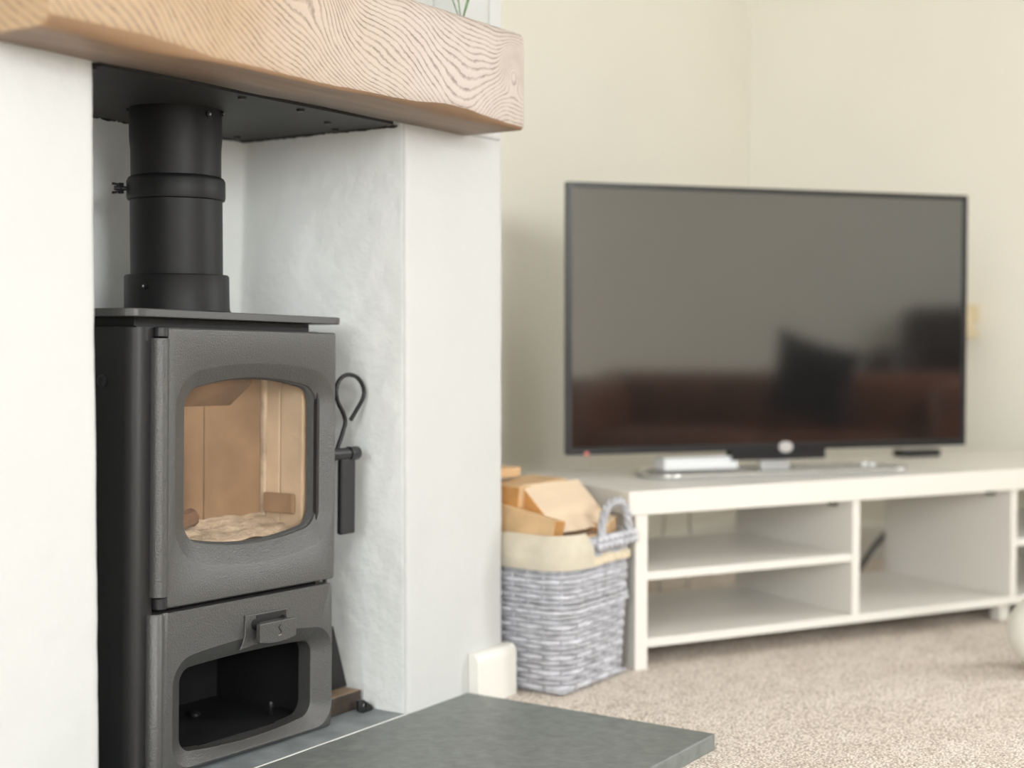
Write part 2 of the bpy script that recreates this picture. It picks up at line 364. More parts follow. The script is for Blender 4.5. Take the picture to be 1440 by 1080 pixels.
# ---------------------------------------------------------------- hearth
h = thing('hearth', 'dark grey slate hearth slab projecting over the carpet in front of the stove', 'hearth', (-.32, -.23, ZF))
bm = bmesh.new(); x0, x1, y0, y1 = -.48, .494, -.245, .2299
def hearthmesh(bm, x0, x1, y0, y1, z0, z1, step=.02):
    nx, ny = int((x1 - x0) / step), int((y1 - y0) / step)
    g = [[bm.verts.new((x0 + (x1 - x0) * i / nx, y0 + (y1 - y0) * j / ny, z1 + .0004 * noise.noise(Vector((i * .3, j * .3, 0))))) for i in range(nx + 1)] for j in range(ny + 1)]
    for j in range(ny):
        for i in range(nx): bm.faces.new((g[j][i], g[j][i + 1], g[j + 1][i + 1], g[j + 1][i]))
    e = [g[0][i] for i in range(nx + 1)] + [g[j][nx] for j in range(1, ny + 1)] + [g[ny][i] for i in range(nx - 1, -1, -1)] + [g[j][0] for j in range(ny - 1, 0, -1)]
    lo = [bm.verts.new((v.co.x, v.co.y, z0)) for v in e]
    for k in range(len(e)): bm.faces.new((lo[k], lo[(k + 1) % len(e)], e[(k + 1) % len(e)], e[k]))
    bm.faces.new(lo[::-1])
hearthmesh(bm, x0, x1, y0, y1, 0, .026); link('front_slab', bm, M['slate'], h, bevel=.0028, seg=3)
bm = bmesh.new(); hearthmesh(bm, -.318, .319, .2325, .588, .010, .0258); link('recess_slab', bm, M['slate2'], h, bevel=.001)
boxo('grout_line', (-.318, .319, .2299, .2326, .01, .0262), M['grout'], h)

# ---------------------------------------------------------------- oak beam
bx0, bx1, by, bz0, bz1 = -.802, .1675, -.121, .969, 1.129
def cham(x):
    K = [(-.802, .0105), (-.74, .011), (-.66, .013), (-.60, .0085), (-.55, .003), (-.35, .0025), (-.20, .003), (-.13, .006), (-.06, .013), (0, .012), (.07, .006), (.12, .0035), (.168, .003)]
    for (a, c), (b, d) in zip(K, K[1:]):
        if a <= x <= b: return c + (d - c) * (x - a) / (b - a)
    return .003
bm = bmesh.new(); rows = []; NX = 150
for i in range(NX + 1):
    x = bx0 + (bx1 - bx0) * i / NX; c = cham(x) + .0008 * noise.noise(Vector((x * 40, 0, 0))); e = .0022
    endr = .004 * (1 if i in (0, NX) else 0)
    zb = bz0 + .0018 * noise.noise(Vector((x * 7, 3, 0))); d = .0012 * noise.noise(Vector((x * 6, 9, 1)))
    prof = [(.0, zb, 2), (by * .5, zb, 2), (by + c * 1.5 + .002, zb, 2), (by + c * .7 + .001, zb + c * .35, 1), (by + d, zb + c + e, 0)]
    nz = 12
    for k in range(1, nz): z = zb + c + e + (bz1 - .006 - zb - c - e) * k / nz; prof.append((by + d + .0010 * noise.noise(Vector((x * 12, z * 18, 2))), z, 0))
    prof += [(by + .001 + d, bz1 - .006, 0), (by + .006, bz1, 0), (0, bz1, 0)]
    if i in (0, NX):
        cy, cz = -.06, 1.05; prof = [(y + (cy - y) * .03 if y < 0 else y, z + (cz - z) * .03, mi) for y, z, mi in prof]
    row = [(bm.verts.new((x, y, z)), mi) for y, z, mi in prof]
    rows.append(row)
    if i == 0 or i == NX - 1:   # rounded arrises at both ends
        x2 = x + (.003 if i == 0 else (bx1 - bx0) / NX - .003)
        pr2 = [(y, z, mi) for y, z, mi in prof]
        if i == 0: pr2 = [((y - cy * .03) / .97 if y < 0 else y, (z - cz * .03) / .97, mi) for y, z, mi in prof]
        rows.append([(bm.verts.new((x2, y, z)), mi) for y, z, mi in pr2])
for a, b in zip(rows, rows[1:]):
    for k in range(len(a) - 1):
        f = bm.faces.new((a[k][0], b[k][0], b[k + 1][0], a[k + 1][0])); f.material_index = 1 if k in (2, 3) else (2 if k < 2 else 0)
    f = bm.faces.new((a[-1][0], b[-1][0], b[0][0], a[0][0]))
bm.faces.new([v for v, _ in rows[0]]); bm.faces.new([v for v, _ in rows[-1]][::-1])
beam = link('mantel_beam', bm, [M['oak'], M['hewn'], M['under']], smooth=False)
for p in beam.data.polygons: p.use_smooth = len(p.vertices) == 4
tag(beam, 'thick oak mantel beam with swirling brushed grain above the stove opening', 'mantel beam')

# glass jar with a sprig on the beam
t = thing('glass_vase', 'clear glass vase standing at the right end of the oak beam', 'vase', (.083, -.052, bz1))
bm = bmesh.new(); lathe(bm, [(.0, .0), (.044, 0), (.047, .004), (.047, .17)], cap=False, seg=40)
link('glass_body', bm, M['glass'], t, smooth=True)
bm = bmesh.new()
for k in range(4):
    a = k * 2.4; tube(bm, [(.0, 0, .009), (.015 * math.cos(a), .015 * math.sin(a), .05), (.03 * math.cos(a), .03 * math.sin(a), .065 + .012 * (k % 3))], [.0008, .001, .0025], 6)
link('green_sprig', bm, M['leaf'], t, smooth=True)

# ---------------------------------------------------------------- register plate closing the recess
t = thing('closure_plate', 'black steel plate closing the top of the fireplace recess around the flue', 'metal plate', (-.32, .18, .966))
bm = bmesh.new(); n = 60
inner = [(.005 + .0715 * math.cos(2 * PI * k / n), .02 + .0715 * math.sin(2 * PI * k / n)) for k in range(n)]
def sq(k):
    a = 2 * PI * k / n; c, s = math.cos(a), math.sin(a); X, Y = .311, .172
    q = min(X / max(1e-6, abs(c)), Y / max(1e-6, abs(s))); return (c * q, s * q)
outer = [sq(k) for k in range(n)]
rings(bm, [[(x, y, 0) for x, y in inner], [(x, y, 0) for x, y in outer], [(x, y, .005) for x, y in outer], [(x, y, .005) for x, y in inner], [(x, y, 0) for x, y in inner]])
link('plate_sheet', bm, M['closure'], t)
for (x, y) in ((-.30, -.155), (-.03, -.155), (.10, -.150), (.22, -.10), (.285, -.06), (.26, .14)):
    bm = bmesh.new(); lathe(bm, [(.0052, -.0035), (.0065, -.002), (.0065, .0)], (x, y), 16); link('screw', bm, M['black'], t)
# crumbly mortar line under the plate
bm = bmesh.new()
for i in range(150):
    u = (i + random.random()) / 150
    if u < .62: p = (-.635 + u / .62 * .63, DR - .006 - random.random() * .004, .9655)
    else: p = (-.006 - random.random() * .004, DR - (u - .62) / .38 * .34, .9655)
    r_ = .0015 + random.random() * .003; bmesh.ops.create_icosphere(bm, subdivisions=1, radius=r_, matrix=Matrix.Translation(p) @ Matrix.Diagonal((2.6 if u < .62 else .8, .8 if u < .62 else 2.6, .7, 1)))
ms = link('mortar_crumbs', bm, M['closure'], kind='stuff'); tag(ms, 'dark crumbly sealant bead along the top edge of the recess walls', 'sealant')

# ---------------------------------------------------------------- flue pipe
fx, fy = -.313, .20
t = thing('flue_pipe', 'matt black flue pipe rising from the stove top to the closure plate', 'flue pipe', (fx, fy, .654))
def fl_(name, prof, mm='flue', bev=0):
    bm = bmesh.new(); lathe(bm, [(r, z - .654) for r, z in prof], seg=96); return link(name, bm, M[mm], t, smooth=False)
def smooth_side(o, ang=.7):
    for p in o.data.polygons: p.use_smooth = True
    e = o.modifiers.new('es', 'EDGE_SPLIT'); e.split_angle = ang
smooth_side(fl_('collar', [(.084, .6545), (.084, .658), (.080, .661), (.079, .668), (.0785, .7135), (.0765, .716), (.067, .716)]))
smooth_side(fl_('lower_pipe', [(.0692, .70), (.0692, .835), (.067, .836)]))
smooth_side(fl_('joint_band', [(.069, .8285), (.0728, .830), (.0738, .834), (.0738, .858), (.0715, .863), (.068, .865)]))
smooth_side(fl_('upper_pipe', [(.0675, .85), (.0678, .905), (.0695, .925), (.0695, .968)]))
def studs(ang, z, rad, r=.0038, l=.004, name='screw'):
    d = Vector((math.cos(ang), math.sin(ang), 0)); bm = bmesh.new(); p = d * rad + Vector((0, 0, z - .654))
    tube(bm, [p - d * .003, p + d * l], r, 14); o = link(name, bm, M['black'], t, smooth=False)
    bm = bmesh.new(); tube(bm, [p + d * l, p + d * (l + .001)], r * .45, 8); link('screw_slot', bm, M['chrome'], o); return o
camdir = math.atan2(-1.44 - fy, -1.858 - fx)
studs(camdir - .62, .697, .079, .004); studs(camdir + .75, .955, .0693, .005); studs(camdir + 1.35, .962, .069, .004)
# wing bolt on the joint band
bm = bmesh.new(); d = Vector((math.cos(camdir - 1.45), math.sin(camdir - 1.45), 0)); z = .846 - .654
p = d * .072 + Vector((0, 0, z)); tube(bm, [p, p + d * .020], .0035, 12)
bmesh.ops.create_cube(bm, size=1, matrix=Matrix.Translation(p + d * .010) @ Matrix.Diagonal((.006, .006, .016, 1)))
for s in (-1, 1): tube(bm, [p + d * .012 + Vector((0, 0, s * .002)), p + d * .016 + Vector((0, 0, s * .006)), p + d * .023 + Vector((0, 0, s * .007))], .0019, 8)
link('wing_bolt', bm, M['black'], t)

# ---------------------------------------------------------------- the stove (local frame: x right, y back, origin at the front right foot)
SY = .051
st = thing('wood_burning_stove', 'black wood burning stove with arched glass door and open log store below', 'stove', (-.128, SY, 0.0005), (0, .019, 0))
W0, W1, D = -.404, -.006, .27
# body: sides, back and top with rounded front corners, open front
def plan_round(x0, x1, y0, y1, r, n=8):
    P = []
    for cx, cy, a0 in ((x1 - r, y1 - r, 0), (x0 + r, y1 - r, PI / 2), (x0 + r, y0 + r, PI), (x1 - r, y0 + r, 1.5 * PI)):
        for i in range(n + 1): a = a0 + PI / 2 * i / n; P.append((cx + r * math.cos(a), cy + r * math.sin(a)))
    return P
PO = plan_round(W0, W1, .012, D, .022); 
bm = bmesh.new()
# left column/side, right side, back as a thick shell with the middle of the front open
def shell(bm, z0, z1):
    # outer path starting at front right opening edge going round the back to the front left opening edge
    o = [(-.030, .012)] + [(x, y) for x, y in PO[27:36]] + PO[0:27] 
    return o
outer = [(-.030, .012)] + PO[27:36] + PO[0:9] + PO[9:18] + PO[18:27] + [(W0 + .034, .012)]
inner = [(-.030, .020), (-.016, .030), (-.016, D - .012), (W0 + .014, D - .012), (W0 + .014, .030), (W0 + .034, .020)]
for z0, z1 in ((.009, .627),):
    a = [bm.verts.new((x, y, z0)) for x, y in outer + inner[::-1]]; b = [bm.verts.new((x, y, z1)) for x, y in outer + inner[::-1]]
    n = len(a)
    for k in range(n): bm.faces.new((a[k], a[(k + 1) % n], b[(k + 1) % n], b[k]))
    bm.faces.new(a[::-1]); bm.faces.new(b)
body = link('body_shell', bm, M['plate'], st); smooth_side(body, .5)
for z0, z1, nm in ((.009, .014, 'base_plate'), (.236, .246, 'middle_shelf'), (.615, .629, 'body_top')):
    boxo(nm, (W0 + .014, -.016, .024, D - .012, z0, z1), M['soot'] if nm != 'body_top' else M['plate'], st)
boxo('neck', (W0 + .02, -.024, .035, D - .01, .628, .6425), M['black'], st, bevel=.002)
bm = bmesh.new(); P = plan_round(-.428, .023, -.004, D + .012, .03); rings(bm, [[(x, y, .6415) for x, y in P], [(x, y, .6525) for x, y in P]], True, True)
tp = link('top_plate', bm, M['topplate'], st, bevel=.0012); 
for (x, y) in ((-.385, .03), (-.02, .03), (-.385, D - .03), (-.02, D - .03)):
    bm = bmesh.new(); lathe(bm, [(.012, 0), (.012, .009)], (x, y), 20); link('foot', bm, M['black'], st)
# side bolt
for z, yy in ((.553, .075),):
    bm = bmesh.new(); tube(bm, [(W0 + .002, yy, z), (W0 - .003, yy, z), (W0 - .0045, yy, z)], [.0085, .0085, .005], 24); link('side_bolt', bm, M['plate'], st)

# door: cast frame with a bevelled arched opening
DX0, DX1, DZ0, DZ1 = -.352, .001, .237, .628
o_out = arched(DX0, DX1, DZ0, DZ1, .004); o_in = arched(DX0 + .002, DX1 - .002, DZ0 + .002, DZ1 - .002, .004)
o_bz = arched(-.340, -.0005, .302, .561, .046, .019, .022); o_bz1 = arched(-.3375, -.003, .3045, .5585, .045, .019, .022)
o_op = arched(-.3115, -.0260, .3245, .541, .026, .019, .017); o_op2 = arched(-.309, -.0285, .3265, .539, .025, .019, .017)
bm = bmesh.new()
rings(bm, [at_y(o_out, .020), at_y(o_out, .002), at_y(o_in, .0), at_y(o_bz, 0), at_y(o_bz1, .0015), at_y(o_op, .0135), at_y(o_op2, .0150), at_y(o_op2, .024), at_y(arched(-.3485, -.0025, .242, .620, .006), .0245), at_y(o_out, .020)])
door = link('door', bm, M['iron'], st, recalc=True); smooth_side(door, .55)
# round hinge column cast along the door's left edge, blending into the flat of the door
bm = bmesh.new(); prof = []
for i in range(13):
    a = PI * (1.02 - i / 12 * .80); prof.append((-.3615 + .0125 * math.cos(a), .0085 - .0125 * math.sin(a)))
prof += [(-.3475, .0003), (-.343, .0010)]
prof = [(-.374, .018)] + prof + [(-.343, .018)]
for z0, z1 in ((.2545, .6125),):
    rings(bm, [[(x, y, z0) for x, y in prof], [(x, y, z1) for x, y in prof]], True, True)
hc = link('hinge_column', bm, M['iron'], door); smooth_side(hc, .6)
for z0, z1 in ((.237, .2525), (.6145, .628)):
    bm = bmesh.new(); lathe(bm, [(.0098, z0), (.0105, z0 + .001), (.0105, z1 - .001), (.0098, z1)], (-.3595, .0085), 32)
    smooth_side(link('hinge_knuckle', bm, M['plate'], door), .6)
# sealing rope, glass and its retaining frame
bm = bmesh.new(); L1 = arched(-.309, -.0285, .3265, .539, .025, .019, .017)
rings(bm, [at_y(L1, .0185), at_y(arched(-.3065, -.0345, .3285, .537, .022, .019, .017), .0205), at_y(arched(-.3055, -.0365, .3300, .536, .022, .019, .017), .0270), at_y(L1, .028)])
link('glass_rope', bm, M['rope'], door)
bm = bmesh.new(); rings(bm, [at_y(arched(-.325, -.012, .31, .555, .03, .019, .017), .0285), at_y(arched(-.325, -.012, .31, .555, .03, .019, .017), .0315)], True, True)
link('glass_pane', bm, M['stoveglass'], door)
# door handle at the right
bm = bmesh.new(); tube(bm, [(-.012, .0165, .433), (.048, .0165, .433), (.0485, .0165, .433), (.052, .0165, .433), (.0525, .0165, .433), (.073, .0165, .433), (.0755, .0165, .433)], [.0098, .0098, .0088, .0088, .0112, .0112, .0095], 28)
hd = link('door_handle', bm, M['plate'], door); smooth_side(hd, .6)
boxo('grip', (.030, .0665, .0115, .0215, .302, .4265), M['black'], hd, bevel=.0035)

# lower front: log store surround with its own bevelled opening
LX0, LX1 = -.3605, -.002
l_out = arched(LX0, LX1, .002, .2300, .005); l_in = arched(LX0, LX1 - .002, .004, .2275, .005)
l_bz = arched(-.342, -.0035, .0065, .1605, .036, .0125, .0); l_bz1 = arched(-.340, -.0055, .0085, .1585, .035, .0125, .0)
l_op = arched(-.3175, -.0345, .0245, .1455, .021, .004, .010); l_op2 = arched(-.315, -.037, .0265, .1435, .020, .004, .010)
bm = bmesh.new()
def bow(l, y, k=.0): return [(x, y, z) for x, z in l]
rings(bm, [at_y(l_out, .030), at_y(l_out, .0035), at_y(l_in, .0015), at_y(l_bz, .0), at_y(l_bz1, .0015), at_y(l_op, .0135), at_y(l_op2, .0155), at_y(l_op2, .040), at_y(arched(-.355, -.006, .006, .222, .005), .041), at_y(l_out, .030)])
lf = link('log_store_front', bm, M['iron'], st); smooth_side(lf, .55)
bm = bmesh.new(); prof = []
for i in range(13):
    a = PI * (1.02 - i / 12 * .80); prof.append((-.3675 + .0125 * math.cos(a), .0100 - .0125 * math.sin(a)))
prof = [(-.380, .025)] + prof + [(-.3535, .0008), (-.349, .0012), (-.349, .025)]
rings(bm, [[(x, y, .002) for x, y in prof], [(x, y, .229) for x, y in prof], [(x * .97 - .011, y + .0015, .2312) for x, y in prof]], True, True)
smooth_side(link('corner_column', bm, M['iron'], lf), .6)
boxo('store_ledge', (LX0 - .016, LX1, .010, .05, .222, .2305), M['iron'], st, bevel=.002)
# recessed scoop with the air control slider
bm = bmesh.new()
sc = [(-.2005, .2060), (-.1110, .2050), (-.1085, .1900), (-.0835, .1725), (-.1100, .1670), (-.1450, .1625), (-.1800, .1590), (-.2130, .1560), (-.2065, .1650), (-.2020, .1760)]
rings(bm, [[(x, -.0004, z) for x, z in sc], [(x * .985 - .0023, -.0022, z * .985 + .003) for x, z in sc]], True, True)
link('air_control_mount', bm, M['iron'], lf, bevel=.0008)
boxo('control_slot', (-.178, -.114, -.0030, -.0018, .1925, .2035), M['black'], lf)
bm = bmesh.new(); tube(bm, [(-.180, -.0035, .190), (-.180, -.0015, .190)], .0085, 20); link('control_hole', bm, M['black'], lf)
bm = bmesh.new(); tube(bm, [(-.166, .0, .184), (-.166, -.016, .184)], .0048, 16)
link('control_stem', bm, M['chrome'], lf, smooth=True)
bm = bmesh.new(); tube(bm, [(-.122, .0, .196), (-.122, -.014, .190)], .0025, 10); link('control_pin', bm, M['plate'], lf, smooth=True)
bm = bmesh.new(); sl = []
for i in range(13): u = i / 12; sl.append((-.1905 + u * .079, .168 - .0045 * math.sin(PI * u)))
sl += [(-.1115, .1955), (-.1905, .1955)]
sl = [(x, z - .002) for x, z in sl]
rings(bm, [[(x, -.022, z) for x, z in sl], [(x, -.014, z) for x, z in sl]], True, True)
pl = link('air_slider', bm, M['iron'], lf, bevel=.001)
# embossed mark: an S-shaped stroke over a short bar
bm = bmesh.new()
tube(bm, [(-.1460, -.0221, .188), (-.1485, -.0224, .1862), (-.1505, -.0224, .1835), (-.1490, -.0224, .1810), (-.1465, -.0224, .1790), (-.1455, -.0224, .1765), (-.1475, -.0224, .1745)], .0007, 6)
link('slider_symbol', bm, M['black'], pl)
bm = bmesh.new(); tube(bm, [(-.152, -.0221, .1722), (-.1455, -.0221, .1722)], .0009, 6); link('slider_bar', bm, M['chrome'], pl)
# log store floor details
bm = bmesh.new(); box(bm, -.355, -.02, .035, D - .02, .016, .020); link('store_floor', bm, M['soot'], st)
bm = bmesh.new(); lathe(bm, [(.004, .020), (.004, .040), (.003, .043)], (-.063, .075), 14); link('store_pin', bm, M['plate'], st, smooth=True)
bm = bmesh.new(); lathe(bm, [(.009, .020), (.009, .024), (.006, .027)], (-.135, .17), 16); link('store_bolt', bm, M['black'], st)
boxo('store_back', (-.39, -.017, D - .03, D - .026, .014, .236), M['soot'], st)
# fire chamber
boxo('firebrick', (-.292, -.170, .118, .138, .262, .60), M['brickm'], st, bevel=.002)
boxo('firebrick', (-.168, -.041, .118, .138, .262, .60), M['brickm'], st, bevel=.002)
boxo('firebrick', (-.388, -.294, .118, .138, .262, .60), M['brickm'], st, bevel=.002)
boxo('firebrick', (-.040, -.018, .034, .080, .262, .60), M['brickf'], st, bevel=.002)
boxo('firebrick', (-.040, -.018, .082, .138, .262, .60), M['brickf'], st, bevel=.002)
boxo('firebrick', (-.388, -.365, .034, .117, .262, .60), M['brickm'], st, bevel=.002)
boxo('corner_strip', (-.047, -.040, .108, .118, .262, .60), M['ash'], st, bevel=.0025)
boxo('side_ledge', (-.050, -.040, .045, .108, .34, .372), M['brickm'], st, bevel=.003)
bm = bmesh.new(); v = [(-.362, .070, .548), (-.115, .070, .548), (-.115, .1175, .512), (-.362, .1175, .512)]
a = [bm.verts.new(p) for p in v]; b = [bm.verts.new((x, y, z + .02)) for x, y, z in v]
for k in range(4): bm.faces.new((a[k], a[(k + 1) % 4], b[(k + 1) % 4], b[k]))
bm.faces.new(a[::-1]); bm.faces.new(b); link('baffle', bm, M['brickd'], st)
boxo('grate_bed', (-.364, -.042, .036, .117, .246, .300), M['ash'], st)
bm = bmesh.new(); nx, ny = 40, 24; g = []
for j in range(ny + 1):
    g.append([bm.verts.new((-.362 + .318 * i / nx, .038 + .0795 * j / ny, .312 + .026 * j / ny + .005 * noise.noise(Vector((i * .16, j * .2, 4))) + .004 * noise.noise(Vector((i * .6, j * .6, 1))))) for i in range(nx + 1)])
for j in range(ny):
    for i in range(nx): bm.faces.new((g[j][i], g[j][i + 1], g[j + 1][i + 1], g[j + 1][i]))
aso = link('ash_bed', bm, M['ash'], st, smooth=True, kind='stuff')
boxo('log_retainer', (-.36, -.042, .034, .044, .25, .311), M['brickf'], st, bevel=.003)
def charred(name, p, q, r):
    bm = bmesh.new(); P = [Vector(p).lerp(Vector(q), i / 8) for i in range(9)]
    tube(bm, P, [r * (1 + .15 * noise.noise(Vector((i, r * 99, 0)))) for i in range(9)], 9)
    o = link(name, bm, M['brickd'], None)
    return o
# small burnt remains resting in the ash, a thing of its own
ch = charred('charred_log', (-.395, .135, .345), (-.335, .150, .350), .014); tag(ch, 'small charred log remnant lying on the ash inside the stove', 'log')

# ---------------------------------------------------------------- beside the stove
# looped operating tool hanging by the handle
bm = bmesh.new(); pts = []
yy = .079
for x, z in ((-.108, .385), (-.092, .422), (-.076, .450), (-.066, .470), (-.061, .484), (-.067, .499), (-.079, .516), (-.0835, .534), (-.078, .549), (-.065, .558), (-.050, .5600), (-.032, .556), (-.0185, .545), (-.0130, .531), (-.0175, .518), (-.030, .504), (-.047, .486)):
    pts.append((x, yy, z))
def smoothp(P, k=4):
    out = []
    P = [Vector(p) for p in P]
    for i in range(len(P) - 1):
        a, b, c, d = P[max(i - 1, 0)], P[i], P[i + 1], P[min(i + 2, len(P) - 1)]
        for j in range(k):
            u = j / k; out.append(.5 * ((2 * b) + (c - a) * u + (2 * a - 5 * b + 4 * c - d) * u * u + (3 * b - a - 3 * c + d) * u ** 3))
    return out + [P[-1]]
tube(bm, [(-.118, yy, .0045), (-.115, yy, .2)] + smoothp(pts), .0036, 10)
tl = link('stove_tool', bm, M['black'], smooth=True); tag(tl, 'black steel rod tool with a looped handle standing between stove and recess wall', 'fire tool')
# shovel blade leaning
t = thing('ash_shovel', 'dark triangular shovel blade leaning behind the stove above the wooden block', 'shovel', (-.05, .122, .0315))
bm = bmesh.new(); v = [(-.06, 0, 0), (.042, 0, 0), (.017, .008, .105), (-.045, .008, .115)]
a = [bm.verts.new(p) for p in v]; b = [bm.verts.new((x, y + .006, z)) for x, y, z in v]
for k in range(4): bm.faces.new((a[k], a[(k + 1) % 4], b[(k + 1) % 4], b[k]))
bm.faces.new(a[::-1]); bm.faces.new(b); link('blade', bm, M['closure'], t, bevel=.001)
bm = bmesh.new(); tube(bm, [(-.035, .014, .10), (-.045, .03, .30)], .005, 10); link('shaft', bm, M['black'], t)
# wooden block, its top face a lighter brown than the sides
bm = bmesh.new(); box(bm, -.125, -.011, .088, .150, .0005, .031)
for f in bm.faces:
    if all(v.co.z > .02 for v in f.verts): f.material_index = 1
bk = link('wooden_block', bm, [M['block'], M['blocktop']], bevel=.002); tag(bk, 'short dark wooden block with lighter brown top on the hearth beside the stove', 'block')
# black lug with an eye
bm = bmesh.new(); lug = []
for x, z in ((-.050, .006), (-.050, .024), (-.036, .022), (-.026, .016), (-.014, .008), (-.010, .0035), (-.014, .0006), (-.04, .0006)):
    lug.append((x, z))
c = (-.034, .0125); n = 32
def raycast(poly, c, a):
    d = (math.cos(a), math.sin(a)); best = 1
    for (x1, z1), (x2, z2) in zip(poly, poly[1:] + poly[:1]):
        ex, ez = x2 - x1, z2 - z1; den = d[0] * ez - d[1] * ex
        if abs(den) < 1e-12: continue
        tt = ((x1 - c[0]) * ez - (z1 - c[1]) * ex) / den; u = ((x1 - c[0]) * d[1] - (z1 - c[1]) * d[0]) / den
        if tt > 0 and 0 <= u <= 1: best = min(best, tt)
    return (c[0] + d[0] * best, c[1] + d[1] * best)
ho = [(c[0] + .0045 * math.cos(2 * PI * k / n), c[1] + .0045 * math.sin(2 * PI * k / n)) for k in range(n)]
ou = [raycast(lug, c, 2 * PI * k / n) for k in range(n)]
rings(bm, [at_y(ho, .062), at_y(ou, .062), at_y(ou, .067), at_y(ho, .067), at_y(ho, .062)])
lg = link('iron_lug', bm, M['black']); tag(lg, 'small pointed black iron lug with round eye on hearth beside wooden block', 'metal fitting')

# ---------------------------------------------------------------- tv bench (local: x along its front, y back)
PH = -.5036
tb = thing('tv_bench', 'long low white open tv bench standing diagonally in the corner', 'tv stand', (.592, -.122, ZF), (0, 0, PH))
U = M['unit']; o_ = -ZF
boxo('top_board', (-.036, 1.60, -.004, .43, .277 + o_, .324 + o_), U, tb, bevel=.002)
boxo('side_panel', (-.019, .0095, 0, .42, 0, .277 + o_), U, tb, bevel=.0015)
boxo('bottom_board', (.0095, 1.515, .0, .415, .0165 + o_, .034 + o_), U, tb, bevel=.0015)
boxo('divider', (.525, .545, .002, .415, .034 + o_, .277 + o_), U, tb, bevel=.0012)
boxo('divider', (.988, 1.006, .002, .415, .034 + o_, .277 + o_), U, tb, bevel=.0012)
boxo('shelf', (.0095, .525, .004, .40, .1475 + o_, .164 + o_), U, tb, bevel=.0012)
boxo('shelf', (1.006, 1.515, .004, .40, .1475 + o_, .164 + o_), U, tb, bevel=.0012)
boxo('side_panel', (1.515, 1.543, 0, .42, 0, .277 + o_), U, tb, bevel=.0015)
boxo('leg', (.985, 1.015, .03, .06, 0, .0165 + o_), M['skirt'], tb, bevel=.003)
for x in (.509, .972): boxo('fixing_bracket', (x, x + .016, .05, .066, .262 + o_, .277 + o_), M['block'], tb)
ZT = .324

# television
TVW, TVH, TZ = .968, .569, .375
tv = thing('television', 'large flat black television standing on the white tv bench', 'television', (.685, .109, ZT + .0006), (0, 0, -.6778))
z0 = TZ - ZT
boxo('back_case', (.02, TVW - .02, .016, .055, z0 + .02, z0 + TVH - .02), M['tvbez'], tv, bevel=.01)
bm = bmesh.new(); bz = .011
def rect(x0, x1, z0, z1, y): return [(x0, y, z0), (x1, y, z0), (x1, y, z1), (x0, y, z1)]
rings(bm, [rect(0, TVW, z0, z0 + TVH, .018), rect(0, TVW, z0, z0 + TVH, 0), rect(bz, TVW - bz, z0 + .015, z0 + TVH - bz, 0), rect(bz, TVW - bz, z0 + .015, z0 + TVH - bz, .004)])
link('bezel', bm, M['tvbez'], tv, bevel=.001)
boxo('screen', (bz - .001, TVW - bz + .001, .0035, .016, z0 + .014, z0 + TVH - bz + .001), M['screen'], tv)
bm = bmesh.new(); cx = .508
lo = [(cx + .017 * math.cos(a) * (1 if math.cos(a) > 0 else .95), z0 + .0065 + .012 * abs(math.sin(a)) ** .8 * (1 if math.sin(a) > 0 else -1)) for a in [2 * PI * k / 24 for k in range(24)]]
rings(bm, [at_y(lo, -.0012), at_y(lo, .001)], True, True); link('maker_emblem', bm, M['emblem'], tv)
bm = bmesh.new(); tube(bm, [(.043, .0005, z0 + .002), (.043, -.002, z0 + .002)], .0055, 16); link('power_light', bm, M['red'], tv)
boxo('chin', (.38, .61, .004, .035, .030, z0 + .003), M['tvbez'], tv, bevel=.003)
boxo('neck', (.46, .53, .020, .04, .006, .032), M['emblem'], tv, bevel=.003)
# curved pedestal plate with polished rim, reaching forward of the screen
bm = bmesh.new(); ped = plan_round(.17, .80, -.065, .085, .06, 10)
rings(bm, [[(x, y, 0) for x, y in ped], [(x, y, .006) for x, y in ped]], True, True)
pe = link('pedestal_plate', bm, mat('pedestal_grey', (.42, .44, .45), .22, spec=.6, var=.04), tv, bevel=.0015)
bm = bmesh.new(); tube(bm, [(x, y, .007) for x, y in ped], .0042, 8, closed=True); link('polished_rim', bm, M['chrome'], pe, smooth=True)

# small boxes on the bench
t = thing('white_box', 'small glossy white box lying on the tv bench in front of the screen', 'box', (.928, -.082, ZT + .0122), (0, 0, -.62))
boxo('case', (-.09, .09, .0, .05, 0, .022), M['boxw'], t, bevel=.005, seg=3); boxo('lid', (-.0912, .0912, -.001, .051, .022, .028), M['boxw'], t, bevel=.003)
t = thing('black_media_box', 'flat black media box on the tv bench behind the right end of the television', 'media box', (1.69, -.305, ZT + .0005), (0, 0, -.6))
boxo('case', (-.055, .055, -.025, .025, 0, .018), M['tvbez'], t, bevel=.003); boxo('front_strip', (-.045, .045, -.0262, -.024, .005, .012), M['plate'], t)

def cable(pts, m, label, r=.003):
    bm = bmesh.new(); tube(bm, smoothp(pts, 6), r, 8); o = link('power_cable', bm, m, smooth=True); tag(o, label, 'cable'); return o
def tbp(x, y, z):
    c, s = math.cos(PH), math.sin(PH); return (.592 + c * x - s * y, -.122 + s * x + c * y, z)
cable([tbp(.33, .450, ZF + .01), tbp(.335, .445, .12), tbp(.345, .445, .22), tbp(.34, .450, .32)], M['cable'], 'thin pale cable hanging behind the upper left shelf of the bench', .0035)
cable([tbp(.40, .450, ZF + .01), tbp(.42, .445, .10), tbp(.415, .445, .20), tbp(.43, .450, .32)], M['cable'], 'second pale cable from the left behind the upper shelf of the bench', .0035)
cable([tbp(.30, .432, .132), tbp(.36, .436, .124), tbp(.42, .432, .136), tbp(.50, .440, .120)], M['cabled'], 'dark cable sagging behind the lower left compartment of the bench', .006)
